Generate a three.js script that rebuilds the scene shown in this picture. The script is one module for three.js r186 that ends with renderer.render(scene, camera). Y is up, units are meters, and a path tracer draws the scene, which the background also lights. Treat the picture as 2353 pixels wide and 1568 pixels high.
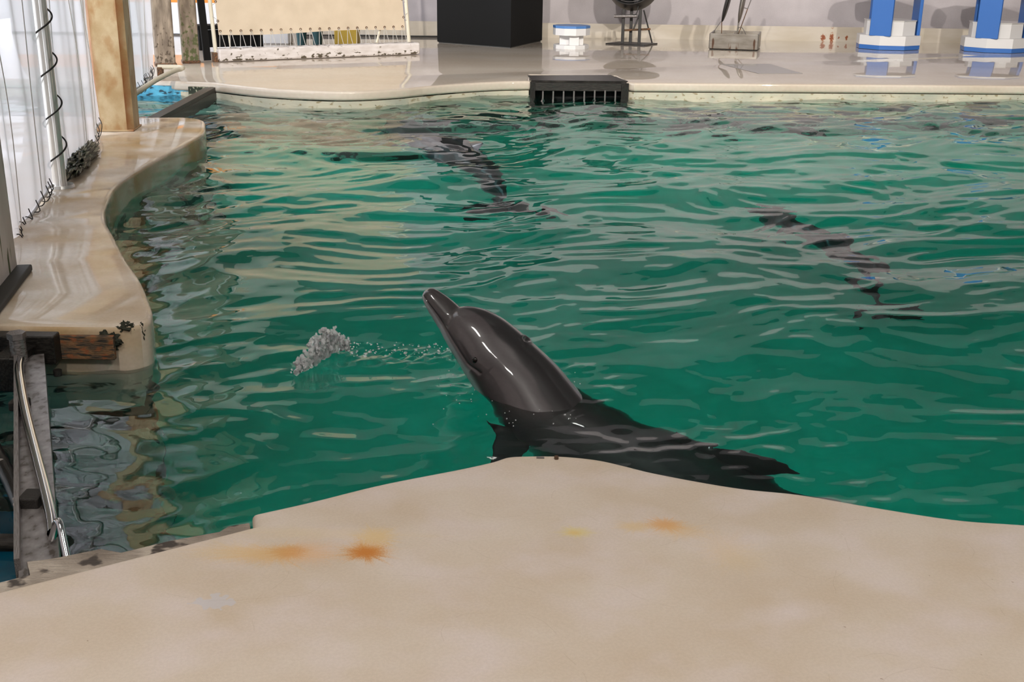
import * as THREE from 'three';
import { RectAreaLightUniformsLib } from 'three/addons/lights/RectAreaLightUniformsLib.js';
import { RoundedBoxGeometry } from 'three/addons/geometries/RoundedBoxGeometry.js';
import { mergeGeometries, mergeVertices, toCreasedNormals } from 'three/addons/utils/BufferGeometryUtils.js';
import { createNoise2D, createNoise3D } from 'simplex-noise';

// ------------------------------------------------------------------ camera, sky, lights, exposure
const scene = new THREE.Scene();
const renderer = new THREE.WebGLRenderer({ antialias: true });
renderer.toneMapping = THREE.LinearToneMapping;
renderer.toneMappingExposure = 1.0;
renderer.shadowMap.enabled = true;
RectAreaLightUniformsLib.init();

const camera = new THREE.PerspectiveCamera(2 * Math.atan(784 / 2650) * 180 / Math.PI, 2353 / 1568, 0.05, 200);
camera.rotation.order = 'YXZ';
camera.position.set(0, 1.40, 0);
camera.rotation.set(-19.03 * Math.PI / 180, 0, 0.8 * Math.PI / 180);
scene.add(camera);

const SKY = 3.2;
scene.background = new THREE.Color().setRGB(0.95 * SKY, 1.0 * SKY, 1.09 * SKY);   // overcast daylight outside the hall
const LAMP = 84, FLOOD = 185;

// ------------------------------------------------------------------ helpers
const R = (d) => d * Math.PI / 180;
function rng(seed) { let a = seed >>> 0; return () => { a = (a + 0x6D2B79F5) | 0; let t = Math.imul(a ^ (a >>> 15), 1 | a); t = (t + Math.imul(t ^ (t >>> 7), 61 | t)) ^ t; return ((t ^ (t >>> 14)) >>> 0) / 4294967296; }; }
const n2 = createNoise2D(rng(11)), n2b = createNoise2D(rng(23)), n3 = createNoise3D(rng(37));
const rnd = rng(5);
const clamp = (x, a = 0, b = 1) => Math.min(b, Math.max(a, x));
const lerp = (a, b, t) => a + (b - a) * t;
const sstep = (a, b, x) => { const t = clamp((x - a) / (b - a)); return t * t * (3 - 2 * t); };
const fbm = (x, y, o = 4) => { let s = 0, a = 0.5, f = 1; for (let i = 0; i < o; i++) { s += a * n2(x * f + i * 17.3, y * f - i * 9.1); a *= 0.5; f *= 2.03; } return s; };
const taken = new Map();
function numbered(n) { const k = taken.get(n) ?? 0; taken.set(n, k + 1); return k ? `${n}_${String(k).padStart(3, '0')}` : n; }

function tex(w, h, fn, srgb = true) {
  const d = new Uint8Array(w * h * 4);
  for (let j = 0; j < h; j++) for (let i = 0; i < w; i++) {
    const c = fn((i + 0.5) / w, (j + 0.5) / h), k = (j * w + i) * 4;
    for (let q = 0; q < 3; q++) d[k + q] = clamp(c[q], 0, 255);
    d[k + 3] = 255;
  }
  const t = new THREE.DataTexture(d, w, h, THREE.RGBAFormat);
  t.magFilter = t.minFilter = THREE.LinearFilter; t.wrapS = t.wrapT = THREE.MirroredRepeatWrapping;
  if (srgb) t.colorSpace = THREE.SRGBColorSpace;
  t.needsUpdate = true; return t;
}
const mixc = (a, b, t) => [lerp(a[0], b[0], t), lerp(a[1], b[1], t), lerp(a[2], b[2], t)];
// texture coordinates in metres from the face's main axis; off and size turn metres into texture units
function uvBox(geo, su = 1, sv = su, ou = 0, ov = 0) {
  const g = geo.index ? geo.toNonIndexed() : geo, p = g.attributes.position, uv = new Float32Array(p.count * 2);
  const a = new THREE.Vector3(), b = new THREE.Vector3(), c = new THREE.Vector3();
  for (let i = 0; i < p.count; i += 3) {
    a.fromBufferAttribute(p, i); b.fromBufferAttribute(p, i + 1); c.fromBufferAttribute(p, i + 2);
    const n = b.clone().sub(a).cross(c.clone().sub(a)); const x = Math.abs(n.x), y = Math.abs(n.y), z = Math.abs(n.z);
    [a, b, c].forEach((v, k) => {
      const q = y >= x && y >= z ? [v.x, v.z] : x >= z ? [v.z, v.y] : [v.x, v.y];
      uv[(i + k) * 2] = (q[0] - ou) / su; uv[(i + k) * 2 + 1] = (q[1] - ov) / sv;
    });
  }
  g.setAttribute('uv', new THREE.BufferAttribute(uv, 2)); return g;
}
const clean = (g) => { const o = g.index ? g.toNonIndexed() : g; for (const k of Object.keys(o.attributes)) if (!['position', 'normal', 'uv'].includes(k)) o.deleteAttribute(k); return o; };
const merge = (list) => { const l = list.map(clean); const all = l.every((g) => g.attributes.uv); if (!all) l.forEach((g) => g.deleteAttribute('uv')); return mergeGeometries(l); };
function mesh(name, geo, mat, parent = scene, top = parent === scene) {
  const m = new THREE.Mesh(Array.isArray(geo) ? merge(geo) : geo, mat); m.name = top ? numbered(name) : name; m.castShadow = m.receiveShadow = true; parent.add(m); return m;
}
function tag(o, label, category, group, kind) { o.userData.label = label; o.userData.category = category; if (group) o.userData.group = group; if (kind) o.userData.kind = kind; return o; }
function struct(name, geo, mat, label, category) { const m = mesh(name, geo, mat); m.userData = { label, category, kind: 'structure' }; return m; }
function thing(name, label, category, pos = [0, 0, 0], turn = 0, group) { const g = new THREE.Group(); g.name = numbered(name); g.position.set(...pos); g.rotation.y = turn; scene.add(g); return tag(g, label, category, group); }
const box = (w, h, d, x = 0, y = 0, z = 0, r = 0) => { const g = r ? new RoundedBoxGeometry(w, h, d, 2, r) : new THREE.BoxGeometry(w, h, d); g.translate(x, y, z); return g; };
const cyl = (r1, r2, h, x = 0, y = 0, z = 0, seg = 20) => { const g = new THREE.CylinderGeometry(r1, r2, h, seg); g.translate(x, y, z); return g; };
const V = (a) => new THREE.Vector3(...a);
function tube(pts, r, seg = 24, rs = 8, closed = false) { return new THREE.TubeGeometry(new THREE.CatmullRomCurve3(pts.map(V), closed, 'catmullrom', 0.5), seg, r, rs, closed); }
function bar(a, b, r, rs = 10) { const A = V(a), B = V(b), L = A.distanceTo(B), g = new THREE.CylinderGeometry(r, r, L, rs); g.applyQuaternion(new THREE.Quaternion().setFromUnitVectors(new THREE.Vector3(0, 1, 0), B.clone().sub(A).normalize())); g.translate(...A.add(B).multiplyScalar(0.5).toArray()); return g; }
function beam(a, b, w, h) { const A = V(a), B = V(b), d = B.clone().sub(A), L = d.length(), g = new THREE.BoxGeometry(w, h, L); const m = new THREE.Matrix4().lookAt(B, A, new THREE.Vector3(0, 1, 0)); g.applyMatrix4(m); g.translate(...A.add(B).multiplyScalar(0.5).toArray()); return g; }
// a slab from an outline in x, z: top at y1, bottom at y0, edges rounded by r
function slab(pts, y0, y1, r = 0, seg = 4) {
  const s = new THREE.Shape(pts.map(([x, z]) => new THREE.Vector2(x, -z)));
  const g = new THREE.ExtrudeGeometry(s, { depth: y1 - y0 - 2 * r, bevelEnabled: r > 0, bevelSize: r, bevelThickness: r, bevelOffset: -r, bevelSegments: seg, steps: 1 });
  g.rotateX(-Math.PI / 2); g.translate(0, y0 + r, 0);
  return r ? toCreasedNormals(g, R(38)) : g;
}
function smooth(pts, n) { const c = new THREE.CatmullRomCurve3(pts.map(([x, z]) => new THREE.Vector3(x, 0, z)), false, 'centripetal'); return c.getPoints(n).map((p) => [p.x, p.z]); }
function prism(sides, r, h, y0, turn = 0, sx = 1, sz = 1) { const g = new THREE.CylinderGeometry(r, r, h, sides); g.rotateY(turn); g.scale(sx, 1, sz); g.translate(0, y0 + h / 2, 0); return toCreasedNormals(g, R(20)); }

// ------------------------------------------------------------------ materials
const std = (o) => new THREE.MeshStandardMaterial(o), phys = (o) => new THREE.MeshPhysicalMaterial(o);
const rgb = (r, g, b) => new THREE.Color().setRGB(r, g, b);
const M = {};
const bumpTex = tex(512, 512, (u, v) => { const h = 128 + 90 * fbm(u * 14, v * 14, 4) + 30 * n2b(u * 120, v * 120); return [h, h, h]; }, false);
const lowBump = tex(512, 512, (u, v) => { const h = 128 + 110 * fbm(u * 5, v * 5, 3); return [h, h, h]; }, false);

// near deck: cream coated concrete with rust blooms, hair cracks and scuffs, 2.6 m by 1.5 m from (-1.3, -2.8)
const cracks = [];
{ const r = rng(77); for (let i = 0; i < 34; i++) { let x = -1.3 + 2.6 * r(), z = -2.65 + 1.25 * r(), a = r() * 6.28; const c = []; for (let k = 0; k < 26; k++) { c.push([x, z]); a += (r() - 0.5) * 0.7; x += 0.014 * Math.cos(a); z += 0.014 * Math.sin(a); } cracks.push(c); } }
const blooms = [ // x, z, rx, rz, strength, colour
  [-0.475, -2.205, 0.03, 0.022, 0.75, [176, 112, 40]], [-0.50, -2.195, 0.085, 0.033, 0.5, [205, 150, 84]], [-0.585, -2.20, 0.08, 0.03, 0.42, [203, 170, 112]], [-0.425, -2.205, 0.05, 0.04, 0.3, [220, 168, 134]],
  [-0.31, -2.208, 0.030, 0.024, 1.0, [170, 92, 20]], [-0.31, -2.215, 0.042, 0.036, 0.5, [200, 130, 55]], [-0.297, -2.275, 0.034, 0.035, 0.55, [204, 164, 92]], [-0.40, -2.29, 0.16, 0.02, 0.25, [205, 178, 128]],
  [0.15, -2.312, 0.028, 0.019, 0.6, [205, 184, 104]], [0.145, -2.308, 0.012, 0.008, 0.4, [205, 160, 90]],
  [0.355, -2.352, 0.034, 0.024, 0.8, [201, 142, 80]], [0.285, -2.342, 0.035, 0.02, 0.55, [203, 168, 112]], [0.385, -2.325, 0.05, 0.03, 0.4, [206, 166, 110]], [0.47, -2.25, 0.04, 0.06, 0.22, [205, 170, 120]], [0.50, -2.20, 0.05, 0.05, 0.2, [200, 172, 120]],
];
const nearTex = tex(2048, 1182, (u, v) => {
  const x = -1.3 + 2.6 * u, z = -2.8 + 1.5 * v;
  let c = mixc([198, 184, 170], [188, 170, 150], clamp(0.45 + 0.75 * fbm(x * 2.1, z * 2.6, 5)));
  c = mixc(c, [202, 188, 182], clamp(0.9 * fbm(x * 3.1 + 7, z * 3.7 + 3, 4) + 0.15));
  const g = 3.2 * n2(x * 260, z * 260) + 3 * n2b(x * 90, z * 90); c = [c[0] + g, c[1] + g, c[2] + g];
  for (const [bx, bz, rx, rz, s, col] of blooms) {
    const dx = (x - bx) / rx, dz = (z - bz) / rz, d = Math.hypot(dx, dz);
    if (d < 2.4) { const a = Math.atan2(dz, dx), e = d * (1 + 0.22 * n2(a * 3 + bx * 30, 1.3) + 0.2 * n2(a * 14, bx * 50)) + 0.25 * n2(x * 180, z * 180); c = mixc(c, col, 0.85 * s * (1 - sstep(0.3, 1.8, e))); }
  }
  const gx = (x + 0.585) / 0.045, gz = (z + 2.0) / 0.03; if (Math.abs(gx) + Math.abs(gz) + 0.5 * n2(x * 40, z * 40) < 1.1) c = mixc(c, [186, 182, 186], 0.7);
  const sp = n2b(x * 34, z * 34) * n2(x * 55 + 9, z * 55); if (sp > 0.83) c = mixc(c, [120, 100, 78], 0.7);
  return c;
});
{ // draw the cracks into the same texture
  const d = nearTex.image.data, W = 2048, H = 1182;
  for (const c of cracks) for (let k = 0; k + 1 < c.length; k++) for (let t = 0; t < 14; t++) {
    const x = lerp(c[k][0], c[k + 1][0], t / 14), z = lerp(c[k][1], c[k + 1][1], t / 14), i = Math.round((x + 1.3) / 2.6 * W), j = Math.round((z + 2.8) / 1.5 * H);
    if (i < 0 || j < 0 || i >= W || j >= H || n2(x * 14, z * 14) < -0.15) continue;
    const q = (j * W + i) * 4; for (let m = 0; m < 3; m++) d[q + m] = d[q + m] * 0.93 + [120, 96, 70][m] * 0.07 * 1.0 - 3;
  }
}
M.nearDeck = phys({ map: nearTex, roughness: 0.62, bumpMap: bumpTex, bumpScale: 0.0006, ior: 1.45 });
const wetTex = tex(1024, 1024, (u, v) => {
  const x = u * 4, z = v * 4;
  let c = mixc([210, 196, 180], [184, 162, 136], clamp(0.45 + 1.0 * fbm(x * 1.6 + 20, z * 1.9, 5)));
  const st = fbm(x * 0.7 + 3, z * 0.7 + 40, 4); if (st > 0.14) c = mixc(c, [176, 146, 104], clamp((st - 0.14) * 3));
  const g = 4 * n2(x * 60, z * 60); return [c[0] + g, c[1] + g, c[2] + g];
});
const patchy = tex(512, 512, (u, v) => { const w = clamp(0.55 + 1.6 * fbm(u * 7 + 3, v * 7 + 8, 5)) * 255; return [w, w, w]; }, false);   // where a film of water lies
M.leftDeck = phys({ map: wetTex, roughness: 0.55, clearcoat: 0.9, clearcoatMap: patchy, clearcoatRoughness: 0.06, bumpMap: lowBump, bumpScale: 0.006, ior: 1.4 });
const farTex = tex(1024, 512, (u, v) => {
  const x = u * 12, z = v * 6;
  let c = mixc([200, 188, 174], [184, 168, 150], clamp(0.45 + 0.7 * fbm(x * 0.5 + 50, z * 0.9, 5)));
  const g = 4 * n2(x * 20, z * 20); return [c[0] + g, c[1] + g, c[2] + g];
});
M.farDeck = phys({ map: farTex, roughness: 0.5, clearcoat: 1, clearcoatRoughness: 0.03, bumpMap: lowBump, bumpScale: 0.0025, ior: 1.45 });
// pool walls: cream paint, grey lime, dark weed below and along the waterline
const wallTex = tex(2048, 1024, (u, v) => {
  const x = u * 8, y = v * 3 - 2.6;      // 8 m of wall, 3 m high from -2.6
  let c = mixc([196, 186, 164], [160, 160, 146], clamp(0.5 + 0.8 * fbm(x * 1.7 + 9, y * 2, 5)));
  const weed = fbm(x * 1.5 + 31, y * 1.9 + 4, 5) + 0.35 * fbm(x * 9, y * 9, 3);
  if (y < -0.16 && weed > 0.06) c = mixc(c, [40, 46, 40], clamp((weed - 0.04) * 9) * 0.9);
  const line = fbm(x * 9 + 70, y * 14, 4); if (y > -0.05 && line > 0.3) c = mixc(c, [120, 104, 72], clamp((line - 0.3) * 5) * 0.7);
  const spot = n2b(x * 22, y * 22); if (y > -0.02 && spot > 0.95) c = mixc(c, [70, 62, 44], 0.8);
  return c;
});
M.poolWall = std({ map: wallTex, roughness: 0.6, bumpMap: bumpTex, bumpScale: 0.004 });
M.poolFloor = std({ map: tex(512, 512, (u, v) => mixc([128, 238, 212], [100, 218, 190], clamp(0.5 + 0.9 * fbm(u * 5, v * 5, 4)))), roughness: 0.7 });
M.blueFloor = std({ map: tex(256, 256, (u, v) => mixc([40, 130, 170], [26, 92, 130], clamp(0.5 + 0.9 * fbm(u * 6, v * 6, 4)))), roughness: 0.7 });
M.bluePaint = std({ map: tex(256, 128, (u, v) => { const w = fbm(u * 5 + 3, v * 7, 4); return w > 0.2 ? mixc([90, 168, 196], [30, 60, 74], clamp((w - 0.2) * 5)) : mixc([92, 178, 208], [74, 150, 180], clamp(0.5 + w)); }), roughness: 0.5 });
// solid water: clear, with the green of its depth
M.water = phys({ color: 0xffffff, transmission: 1, roughness: 0.02, ior: 1.333, thickness: 2, attenuationColor: rgb(0.43, 0.875, 0.855), attenuationDistance: 1.0 });
M.wall = std({ map: tex(512, 256, (u, v) => { const q = fbm(u * 6, v * 3, 5), g = 3 * n2(u * 200, v * 100); return [186 + 12 * q + g, 178 + 12 * q + g, 180 + 12 * q + g]; }), roughness: 0.7 });
const coveSpots = [[4.33, 0.035, 0.05], [4.45, 0.03, 0.07], [4.55, 0.014, 0.016], [4.66, 0.02, 0.03]];   // rust drips left by old fixings
M.cove = phys({ map: tex(2048, 64, (u, v) => { const x = -3.4 + 14.5 * u, w = 0.3 * v; let c = mixc([206, 196, 182], [194, 182, 164], clamp(0.5 + fbm(x * 1.2, w * 4, 4))); for (const [sx, a, b] of coveSpots) { const d = Math.hypot((x - sx) / a, (w - 0.2) / b) + 0.4 * n2(x * 40, w * 30); if (d < 1) c = mixc(c, [140, 74, 40], clamp((1 - d) * 3)); } return c; }), roughness: 0.4, clearcoat: 0.5, clearcoatRoughness: 0.1 });
M.ceiling = std({ color: rgb(0.10, 0.10, 0.10), roughness: 0.9 });
M.upperWall = std({ color: rgb(0.16, 0.15, 0.16), roughness: 0.8 });
M.outerWall = std({ color: rgb(0.42, 0.4, 0.36), roughness: 0.8 });
M.rust = std({ map: tex(256, 512, (u, v) => { let c = mixc([188, 168, 134], [164, 138, 98], clamp(0.5 + 0.9 * fbm(u * 1.3 + 2, v * 9, 5))); const e = Math.min(u * 0.8, 1 - u) + 0.09 * fbm(u * 2, v * 12, 4); c = mixc(c, [138, 84, 46], clamp((0.2 - e) * 5) * 0.85); const b = fbm(u * 1.4 + 4, v * 8 + 8, 5); if (b > 0.1) c = mixc(c, [152, 112, 68], clamp((b - 0.1) * 1.5)); const g = 4 * n2(u * 50, v * 400); return [c[0] + g, c[1] + g, c[2] + g]; }), roughness: 0.5 });
const postTex = (moss) => tex(256, 1024, (u, v) => { let c = mixc([150, 134, 116], [108, 94, 80], clamp(0.5 + fbm(u * 3, v * 14, 5))); const m = fbm(u * 5 + 5, v * 60, 4) + 0.2 * moss - v * 9 * 0.5; if (m > 0.0) c = mixc(c, moss > 0.5 ? [76, 84, 44] : [70, 58, 44], clamp(m * 4) * 0.85); return c; });
M.concrete = std({ map: postTex(0), roughness: 0.8, bumpMap: bumpTex, bumpScale: 0.004 }); M.mossy = std({ map: postTex(1), roughness: 0.8, bumpMap: bumpTex, bumpScale: 0.004 });
M.greyPillar = std({ map: tex(512, 512, (u, v) => { // weed grows in vertical strokes up the foot of the pillar
  let c = mixc([206, 196, 190], [186, 176, 168], clamp(0.5 + fbm(u * 3, v * 5, 5)));
  const m = n2(u * 26, v * 4) * 0.5 + 0.6 * fbm(u * 6 + 7, v * 5 + 3, 4); const reach = 0.34 + 0.3 * n2b(u * 8, 3); if (v * 5.3 < reach && m > 0.06) c = mixc(c, [62, 70, 34], clamp((m - 0.06) * 5) * 0.9); return c;
}), roughness: 0.7, bumpMap: bumpTex, bumpScale: 0.002 });
M.tarp = phys({ color: rgb(0.86, 0.84, 0.86), roughness: 0.75, transmission: 0.6, thickness: 0, side: THREE.DoubleSide });
M.galv = phys({ color: rgb(0.68, 0.66, 0.62), metalness: 0.35, roughness: 0.28, clearcoat: 0.8, clearcoatRoughness: 0.1 });
M.rope = std({ color: rgb(0.025, 0.022, 0.02), roughness: 0.9 });
M.cord = std({ color: rgb(0.5, 0.47, 0.43), roughness: 0.8 });
M.blackRubber = std({ color: rgb(0.03, 0.03, 0.028), roughness: 0.6 });
M.darkMetal = phys({ map: tex(256, 256, (u, v) => mixc([62, 58, 54], [34, 32, 30], clamp(0.5 + fbm(u * 8, v * 8, 4)))), metalness: 0.5, roughness: 0.35, bumpMap: bumpTex, bumpScale: 0.001 });
M.gateMetal = phys({ map: tex(256, 512, (u, v) => { const w = fbm(u * 6, v * 20, 4); return w > 0.34 ? [92, 84, 78] : mixc([150, 144, 142], [112, 106, 104], clamp(0.5 + w)); }), metalness: 0.5, roughness: 0.3 });
M.chrome = std({ color: rgb(0.85, 0.86, 0.88), metalness: 1, roughness: 0.12 });
M.rustPlate = std({ map: tex(512, 128, (u, v) => { const w = fbm(u * 4, v * 2, 5); let c = mixc([134, 96, 62], [84, 68, 52], clamp(0.5 + 1.3 * w)); c = mixc(c, [150, 84, 46], clamp((fbm(u * 5 + 9, v * 2.5, 4) - 0.1) * 4) * 0.8); c = mixc(c, [50, 44, 36], clamp((fbm(u * 3 + 3, v * 5 + 2, 5) - 0.14) * 5)); return c; }), roughness: 0.7, bumpMap: bumpTex, bumpScale: 0.003 });
M.sill = std({ map: tex(512, 128, (u, v) => { const w = fbm(u * 4, v * 1.4, 5); let c = mixc([176, 164, 150], [128, 116, 104], clamp(0.5 + 1.1 * w)); const q = fbm(u * 5 + 4, v * 1.5, 5); if (q > 0.25) c = mixc(c, [66, 58, 52], clamp((q - 0.25) * 8)); return c; }), roughness: 0.85, bumpMap: bumpTex, bumpScale: 0.006 });
M.whitePaint = std({ color: rgb(0.68, 0.66, 0.65), roughness: 0.45 });
M.chipped = std({ map: tex(1024, 64, (u, v) => { const x = u * 2.4; let c = mixc([222, 214, 210], [204, 194, 188], clamp(0.5 + fbm(x * 4, v * 2, 4))); const w = fbm(x * 9, v * 1.6 + 3, 4) + (v < 0.22 ? 0.12 : v < 0.4 ? -0.06 : -0.3); if (w > 0.14) c = mixc(c, [84, 74, 58], clamp((w - 0.14) * 8)); return c; }), roughness: 0.6 });
M.bluePlastic = std({ color: rgb(0.035, 0.14, 0.44), roughness: 0.35 });
M.blueTop = std({ color: rgb(0.07, 0.19, 0.45), roughness: 0.4 });
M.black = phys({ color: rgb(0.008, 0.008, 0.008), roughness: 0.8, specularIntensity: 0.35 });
M.canvas = std({ map: tex(256, 256, (u, v) => { const g = 4 * n2(u * 120, v * 120) + 8 * fbm(u * 3, v * 3, 3); return [206 + g, 188 + g, 164 + g]; }), roughness: 0.8 });
M.creamPaint = std({ color: rgb(0.66, 0.6, 0.47), roughness: 0.5 });
M.steel = phys({ map: tex(256, 128, (u, v) => { const w = fbm(u * 9, v * 0.6, 3), q = fbm(u * 3 + 8, v * 3, 4); let c = mixc([150, 144, 136], [122, 114, 104], clamp(0.5 + q)); if (w > 0.3) c = mixc(c, [84, 60, 46], clamp((w - 0.3) * 9)); return c; }), metalness: 0.6, roughness: 0.35 });
M.fanDark = std({ color: rgb(0.035, 0.032, 0.03), metalness: 0.4, roughness: 0.4 });
M.orange = std({ color: rgb(0.85, 0.30, 0.04), roughness: 0.6 });
M.white = std({ color: rgb(0.82, 0.82, 0.84), roughness: 0.6 });
M.yellow = std({ color: rgb(0.62, 0.42, 0.06), roughness: 0.5 });
M.teal = std({ color: rgb(0.02, 0.075, 0.085), roughness: 0.5 });
M.yard = std({ color: rgb(0.5, 0.5, 0.5), roughness: 0.7 });
M.weed = std({ map: tex(256, 128, (u, v) => { const w = fbm(u * 14, v * 5, 4); return w > 0.12 ? [150, 148, 128] : mixc([28, 36, 22], [58, 64, 44], clamp(0.5 + w)); }), roughness: 0.5 });
M.lampGlow = std({ color: 0xffffff, emissive: rgb(1, 0.97, 0.9), emissiveIntensity: 6 });
M.barnacle = std({ color: rgb(0.55, 0.5, 0.46), roughness: 0.9, bumpMap: bumpTex, bumpScale: 0.004 });

// ------------------------------------------------------------------ the setting: decks and basin
const D = 0.15;                                   // decks stand 15 cm above the water
const nearEdge = smooth([[8, -1.75], [5, -1.95], [2.6, -2.2], [1.19, -2.39], [1.04, -2.41], [0.86, -2.47], [0.70, -2.53], [0.56, -2.56], [0.36, -2.64], [0.29, -2.68], [0.23, -2.71], [0.14, -2.73], [0.05, -2.73], [-0.01, -2.72], [-0.05, -2.69], [-0.12, -2.65], [-0.32, -2.55], [-0.48, -2.45], [-0.595, -2.385]], 120);
const nearPts = [...nearEdge, [-0.58, -2.325], [-1.03, -2.04], [-2.4, -1.22], [-4.5, -0.1], [-4.5, 6], [8, 6]];
const leftPts = [...smooth([[-2.74, -8.57], [-2.43, -8.60], [-2.29, -8.50], [-2.19, -8.19], [-2.13, -7.90], [-2.13, -7.20], [-2.14, -6.60], [-2.12, -6.10], [-2.06, -5.77], [-1.93, -5.33], [-1.78, -5.00], [-1.61, -4.63], [-1.45, -4.31], [-1.35, -4.08], [-1.27, -3.87], [-1.26, -3.78], [-1.31, -3.73], [-1.40, -3.72]], 110), [-4.4, -3.70], [-4.4, -8.57]];
const farFront = [[-2.79, -10.81], [-2.38, -10.52], [-2.10, -10.39], [-1.80, -10.31], [-1.47, -10.30], [-1.11, -10.47], [-0.74, -10.82], [-0.35, -11.11], [-0.1, -11.24], [0.14, -11.31]];
const farPts = [[-9, -10.93], [-3.46, -10.91], ...smooth(farFront, 60), [0.15, -11.9], [1.0, -11.9], [1.07, -11.34], [1.14, -11.27], [5, -11.5], [11, -11.8], [11, -17.3], [-9, -17.3]];
const inset = (pts, d) => pts.map((p, i) => { const a = pts[(i + pts.length - 1) % pts.length], b = pts[(i + 1) % pts.length]; const tx = b[0] - a[0], tz = b[1] - a[1], l = Math.hypot(tx, tz) || 1; return [p[0] + d * tz / l * insetSign, p[1] - d * tx / l * insetSign]; });
let insetSign = 1;
function area(pts) { let s = 0; for (let i = 0; i < pts.length; i++) { const a = pts[i], b = pts[(i + 1) % pts.length]; s += a[0] * b[1] - b[0] * a[1]; } return s / 2; }
function deck(name, pts, lip, mat, su, sv, ou, ov, label, wallName, wallLabel) {
  struct(name, uvBox(slab(pts, D - lip, D, 0.022), su, sv, ou, ov), mat, label, 'pool deck');
  insetSign = area(pts) > 0 ? -1 : 1;
  struct(wallName, uvBox(slab(inset(pts, 0.012), -2.4, D - lip - 0.006), 8, 3, 0, -2.6), M.poolWall, wallLabel, 'pool wall');
}
deck('floor_near', nearPts, 0.09, M.nearDeck, 2.6, 1.5, -1.3, -2.8, 'cream coated pool deck with rust blooms in the foreground', 'wall_near', 'painted pool wall under the foreground deck');
deck('floor_left', leftPts, 0.21, M.leftDeck, 4, 4, 0, 0, 'wet cream walkway curving along the white curtains', 'wall_walkway', 'weedy pool wall under the curving walkway');
deck('floor_far', farPts, 0.085, M.farDeck, 12, 6, 0, 0, 'wet glossy cream stage deck along the back wall', 'wall_far', 'stained cream pool wall under the stage deck');
struct('floor_pool', (() => { const g = new THREE.BoxGeometry(20, 0.2, 16); g.translate(1, -1.9, -6); return uvBox(g, 5); })(), M.poolFloor, 'green painted pool bottom under the water', 'pool floor');
struct('floor_channel', [uvBox(slab([[-1.66, -3.72], [-1.06, -2.1], [-2.4, -1.2], [-4.6, -1.2], [-4.6, -3.72]], -1.6, -1.2), 3), uvBox(slab([[-2.7, -8.5], [-2.8, -10.9], [-5, -10.9], [-5, -8.5]], -1.6, -1.2), 3)], M.blueFloor, 'blue painted bottom of the side channel beyond the gate', 'pool floor');
struct('wall_channel', uvBox(box(0.2, 2.6, 3.2, -4.5, -1.1, -2.2), 3), M.bluePaint, 'blue painted end wall of the side channel', 'pool wall');
struct('wall_pool_right', uvBox(box(0.3, 2.6, 12, 8.6, -1.1, -6.6), 8, 3, 0, -2.6), M.poolWall, 'pool wall far to the right of the water', 'pool wall');
struct('trim_1', uvBox(box(0.62, 0.34, 0.03, -3.28, -0.06, -10.885), 0.6, 0.34), M.bluePaint, 'bright blue painted wall panel under the stage corner', 'wall panel');
struct('trim_2', uvBox(box(0.24, 0.34, 0.03, -2.90, -0.06, -10.82), 0.6, 0.34), M.weed, 'dark weedy wall panel beside the blue painted panel', 'wall panel');

// hall shell
const faceX = (z) => -2.24 + 0.2 * (z + 5.14);     // the curtain front runs at a slant
struct('wall_upper', box(14.7, 2.5, 0.32, 3.85, 4.35, -17.15), M.upperWall, 'dark upper part of the back wall', 'wall');
struct('wall_back', uvBox(box(14.7, 3.2, 0.3, 3.85, 1.5, -17.15), 4, 2), M.wall, 'pale lilac grey back wall behind the stage', 'wall');
{ const s = new THREE.Shape(); s.moveTo(0, 0); s.lineTo(0.2, 0); s.absarc(0.2, 0.2, 0.2, -Math.PI / 2, Math.PI, true); s.lineTo(0, 0.2); const g = new THREE.ExtrudeGeometry(s, { depth: 14.5, bevelEnabled: false, curveSegments: 8 }); g.rotateY(-Math.PI / 2); g.rotateY(Math.PI); g.translate(-2.3, D - 0.002, -17.0); g.computeBoundingBox();
  const b = g.boundingBox; g.translate(-3.4 - b.min.x, 0, -17.0 - b.min.z); struct('baseboard_back', toCreasedNormals(uvBox(g, 14.5, 0.3, -3.4, 0), R(30)), M.cove, 'cream coved skirting along the foot of the back wall', 'skirting'); }
struct('wall_right', box(0.3, 6, 24, 11.15, 2.9, -5.5), M.wall, 'plain side wall of the hall to the right', 'wall');
struct('ceiling', slab([[faceX(-3.6) - 0.5, -3.6], [faceX(-12.6) - 0.4, -12.6], [-5.2, -12.6], [-5.2, -17.3], [11.3, -17.3], [11.3, 6.2], [-4.7, 6.2], [-4.7, -3.6]], 5.5, 5.7), M.ceiling, 'dark hall roof over the pool', 'ceiling');
struct('wall_left', box(0.3, 5.4, 9.8, -4.75, 2.85, 1.2), M.wall, 'plain side wall of the hall to the left', 'wall');
struct('wall_front', box(16, 5.6, 0.3, 3.2, 2.75, 6.1), M.upperWall, 'dark wall behind the onlookers', 'wall');
struct('floor_yard', box(14, 0.1, 40, -16.0, 0.08, -10), M.yard, 'paved yard outside the white curtains', 'yard');

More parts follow.
